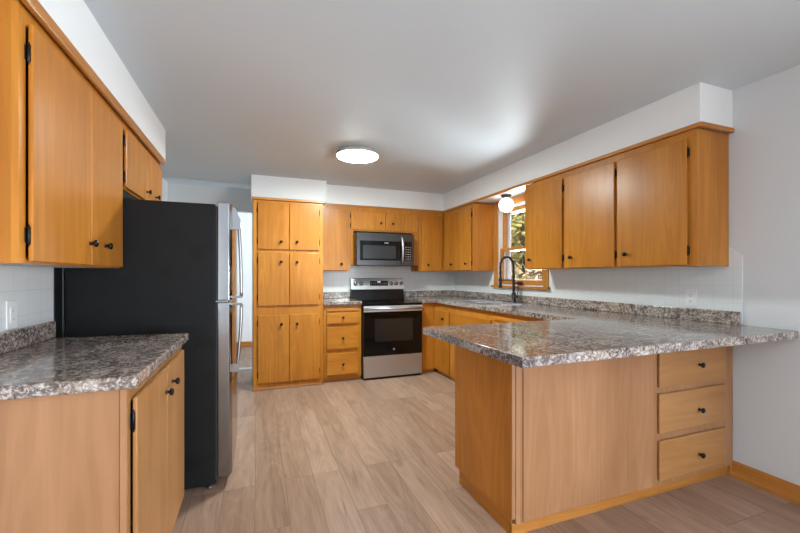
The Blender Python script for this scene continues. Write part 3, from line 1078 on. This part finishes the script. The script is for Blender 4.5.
fx, fy = 2.690, 3.560
fc = thing('faucet', 'black pull-down spring faucet behind the sink', 'faucet', (fx, fy, ZT))
link('base', MB().lathe([(0, 0), (0.030, 0), (0.030, 0.006), (0.026, 0.010), (0.026, 0.100), (0.021, 0.110), (0.018, 0.118), (0.0, 0.118)],
                        (fx, fy, ZT + 0.0005), (0, 0, 1), 24), M['matte_black'], fc)
link('riser', MB().lathe([(0.0155, 0.112), (0.0155, 0.30), (0.0165, 0.36)], (fx, fy, ZT), (0, 0, 1), 16), M['matte_black'], fc)
# hose arch over the sink
R_ = 0.088
arch = [(fx, fy, ZT + 0.35)]
for i in range(21):
    t = PI * i / 20
    arch.append((fx - R_ + R_ * math.cos(t), fy, ZT + 0.405 + 0.105 * math.sin(t)))
hx = fx - 2 * R_
arch += [(hx, fy, ZT + 0.36), (hx, fy, ZT + 0.29)]
link('hose', MB().tube(arch, 0.0105, 10), M['matte_black'], fc)
path = [Vector(p) for p in arch]
dense = []
for p, q in zip(path, path[1:]):
    st_ = max(2, int((q - p).length / 0.002))
    for i in range(st_):
        dense.append(p.lerp(q, i / st_))
coil = []
acc = 0.0
for i, p in enumerate(dense[:-1]):
    d = (dense[i + 1] - p)
    acc += d.length
    d.normalize()
    s1 = Vector((0, 1, 0))
    s2 = d.cross(s1).normalized()
    ang = acc / 0.0085 * 2 * PI
    coil.append(p + (s1 * math.cos(ang) + s2 * math.sin(ang)) * 0.0145)
link('spring', MB().tube(coil, 0.0032, 5), M['matte_black'], fc)
link('spray_head', MB().lathe([(0, 0), (0.019, 0), (0.021, 0.004), (0.018, 0.030), (0.016, 0.080), (0.017, 0.105), (0.013, 0.125), (0.0, 0.127)],
                              (hx, fy, ZT + 0.170), (0, 0, 1), 18), M['matte_black'], fc)
mb = MB().tube([(fx, fy, ZT + 0.255), (hx + 0.02, fy, ZT + 0.255)], 0.006, 8)
mb.lathe([(0.016, -0.010), (0.023, -0.010), (0.023, 0.010), (0.016, 0.010), (0.016, -0.010)], (hx, fy, ZT + 0.255), (0, 0, 1), 18)
link('docking_arm', mb, M['matte_black'], fc)
mb = MB().tube([(fx, fy - 0.02, ZT + 0.065), (fx, fy - 0.062, ZT + 0.065)], 0.016, 14)
mb.tube([(fx, fy - 0.052, ZT + 0.070), (fx - 0.004, fy - 0.075, ZT + 0.12), (fx - 0.006, fy - 0.098, ZT + 0.185)], [0.0055, 0.005, 0.0065], 10)
link('lever', mb, M['matte_black'], fc)

# ------------------------------------------------------------------ lamps
cl = thing('ceiling_light', 'flat round white ceiling light in the middle of the kitchen', 'light', (0.885, 3.50, ZC))
CLX, CLY = 0.885, 3.50
link('housing', MB().lathe([(0, 0.0), (0.180, 0.0), (0.186, -0.006), (0.198, -0.020), (0.200, -0.042), (0.196, -0.046), (0.190, -0.044), (0.190, -0.03), (0, -0.03)],
                           (CLX, CLY, ZC - 0.0005), (0, 0, 1), 48), M['grey_metal'], cl)
link('diffuser', MB().lathe([(0.189, -0.032), (0.189, -0.046), (0.184, -0.052), (0.150, -0.057), (0.08, -0.060), (0, -0.061)], (CLX, CLY, ZC), (0, 0, 1), 48),
     M['led'], cl)

GX, GY, GZ = 2.655, 3.650, 2.056
gl = thing('globe_light', 'small white globe light under the soffit above the window', 'light', (GX, GY, ZS))
link('fitter', MB().lathe([(0, 0), (0.058, 0), (0.062, -0.004), (0.058, -0.016), (0.046, -0.020), (0.044, -0.036), (0, -0.036)], (GX, GY, ZS - 0.0005), (0, 0, 1), 32),
     M['bronze'], gl)
prof = [(0.040, 0.073)] + [(0.0835 * math.sin(t), 0.0835 * math.cos(t)) for t in [0.5 + (PI - 0.5) * i / 22 for i in range(23)]]
prof[-1] = (0.0, -0.0835)
link('globe', MB().lathe(prof, (GX, GY, GZ), (0, 0, 1), 36), M['globe'], gl)


# ------------------------------------------------------------------ outlets
def outlet(label, F, a, z, kind='duplex'):
    r = thing('outlet' if kind == 'duplex' else 'light_switch', label, 'outlet' if kind == 'duplex' else 'switch', F.pt(a, 0, z - 0.058))
    mb_ = MB()
    F.box(mb_, a - 0.036, a + 0.036, 0.0003, 0.006, z - 0.058, z + 0.058, 0.003)
    link('plate', mb_, M['white'], r)
    if kind == 'duplex':
        for dz in (-0.020, 0.020):
            mb_ = MB()
            F.box(mb_, a - 0.017, a + 0.017, 0.0062, 0.0085, z + dz - 0.0145, z + dz + 0.0145, 0.004)
            so = link('socket', mb_, M['white'], r)
            mb_ = MB()
            F.box(mb_, a - 0.0075, a - 0.005, 0.0086, 0.0090, z + dz - 0.003, z + dz + 0.006)
            F.box(mb_, a + 0.005, a + 0.0075, 0.0086, 0.0090, z + dz - 0.003, z + dz + 0.006)
            F.box(mb_, a - 0.002, a + 0.002, 0.0086, 0.0090, z + dz - 0.011, z + dz - 0.007)
            link('slot', mb_, M['dark_slot'], so)
    else:
        mb_ = MB()
        F.box(mb_, a - 0.0165, a + 0.0165, 0.0062, 0.0095, z - 0.033, z + 0.033, 0.002)
        link('rocker', mb_, M['white'], r)
        mb_ = MB()
        F.box(mb_, a - 0.004, a + 0.004, 0.0096, 0.0100, z + 0.014, z + 0.016)
        F.box(mb_, a - 0.004, a + 0.004, 0.0096, 0.0100, z - 0.020, z - 0.018)
        link('slot', mb_, M['dark_slot'], r)
    return r


outlet('white outlet on the tile below the long right cabinet', Face('x', XR - 0.008, -1), 1.757, 1.099)
outlet('white outlet on the tile above the dark left counter', Face('x', XL + 0.008, 1), 2.030, 1.092, 'rocker')

# ------------------------------------------------------------------ outside the window
hill = MB()
pts_ = [(3.2, -0.6), (6.0, -0.5), (9.0, 0.4), (13.0, 1.6), (18.0, 3.6), (26.0, 7.5)]
NS = 26
for (xa, za), (xb, zb) in zip(pts_, pts_[1:]):
    for k in range(NS):
        ya, yb_ = -6 + k * 1.6, -6 + (k + 1) * 1.6
        h = lambda x, y: 0.22 * math.sin(x * 0.9 + y * 1.3) * min(1, (x - 3.2) / 5)
        hill.quad((xa, ya, za + h(xa, ya)), (xb, ya, zb + h(xb, ya)), (xb, yb_, zb + h(xb, yb_)), (xa, yb_, za + h(xa, yb_)))
bmesh.ops.remove_doubles(hill.bm, verts=hill.bm.verts, dist=0.001)
struct('hill', hill, M['ground'])


def ground_z(x):
    for (xa, za), (xb, zb) in zip(pts_, pts_[1:]):
        if xa <= x <= xb:
            return za + (zb - za) * (x - xa) / (xb - xa)
    return pts_[-1][1]


def leaves(mb_, c, rad, count, size):
    for _ in range(count):
        while True:
            v = Vector((random.uniform(-1, 1), random.uniform(-1, 1), random.uniform(-1, 1)))
            if v.length < 1:
                break
        p = Vector(c) + Vector((v.x * rad[0], v.y * rad[1], v.z * rad[2]))
        a = Vector((random.uniform(-1, 1), random.uniform(-1, 1), random.uniform(-1, 1))).normalized()
        b_ = a.orthogonal().normalized()
        s_ = size * random.uniform(0.6, 1.3)
        mb_.quad(p - a * s_, p - b_ * s_ * 0.5, p + a * s_, p + b_ * s_ * 0.5)


def tree(name, label, x, y, h, r, crown, leafmat, count, size, cat='tree', group=None):
    z = ground_z(x) - 0.1
    t = thing(name, label, cat, (x, y, z), group)
    mb_ = MB()
    lean = random.uniform(-0.25, 0.25)
    mb_.tube([(x, y, z), (x + lean * 0.3, y + lean * 0.4, z + h * 0.4), (x + lean, y + lean * 0.6, z + h)], [r, r * 0.75, r * 0.3], 9)
    for k in range(5):
        zz = z + h * random.uniform(0.35, 0.9)
        an = random.uniform(0, 2 * PI)
        L = h * random.uniform(0.15, 0.3)
        o_ = Vector((x + lean * 0.4, y + lean * 0.4, zz))
        mb_.tube([o_, o_ + Vector((math.cos(an) * L, math.sin(an) * L, L * 0.6))], [r * 0.3, r * 0.08], 6)
    link('trunk' if cat == 'tree' else 'stem', mb_, M['bark'], t)
    mb_ = MB()
    leaves(mb_, (x + lean * 0.5, y + lean * 0.5, z + crown[1]), (crown[0], crown[0], crown[2]), count, size)
    link('foliage', mb_, M[leafmat], t)


tree('tree', 'olive leaved tree nearest outside the kitchen window', 7.4, 9.4, 6.0, 0.10, (1.35, 3.4, 2.1), 'leaf_olive', 2200, 0.10)
tree('tree', 'dark green tree behind the upper window sash', 11.2, 12.6, 7.0, 0.13, (1.8, 4.0, 2.6), 'leaf_green', 1800, 0.13)
tree('tree', 'pale dry tree at the left of the window view', 10.6, 17.2, 7.0, 0.12, (1.9, 4.0, 2.6), 'leaf_pale', 1500, 0.12)
tree('tree', 'yellow green tree high on the hillside outside', 15.6, 16.8, 7.0, 0.14, (2.2, 4.2, 2.8), 'leaf_olive', 1700, 0.15)
tree('tree', 'brown leaved tree far up the hillside outside', 15.8, 22.4, 7.0, 0.15, (2.3, 4.0, 2.8), 'leaf_brown', 1500, 0.16)
tree('shrub', 'low brown shrub below the window outside', 5.0, 6.2, 1.7, 0.03, (0.75, 1.3, 0.9), 'leaf_brown', 900, 0.06, 'shrub')
tree('shrub', 'pale dry shrub on the slope outside', 5.0, 8.1, 1.8, 0.03, (0.75, 1.3, 0.9), 'leaf_pale', 900, 0.06, 'shrub')
tree('shrub', 'small green shrub on the slope outside', 8.2, 12.2, 1.8, 0.03, (0.9, 1.2, 0.9), 'leaf_green', 700, 0.08, 'shrub')
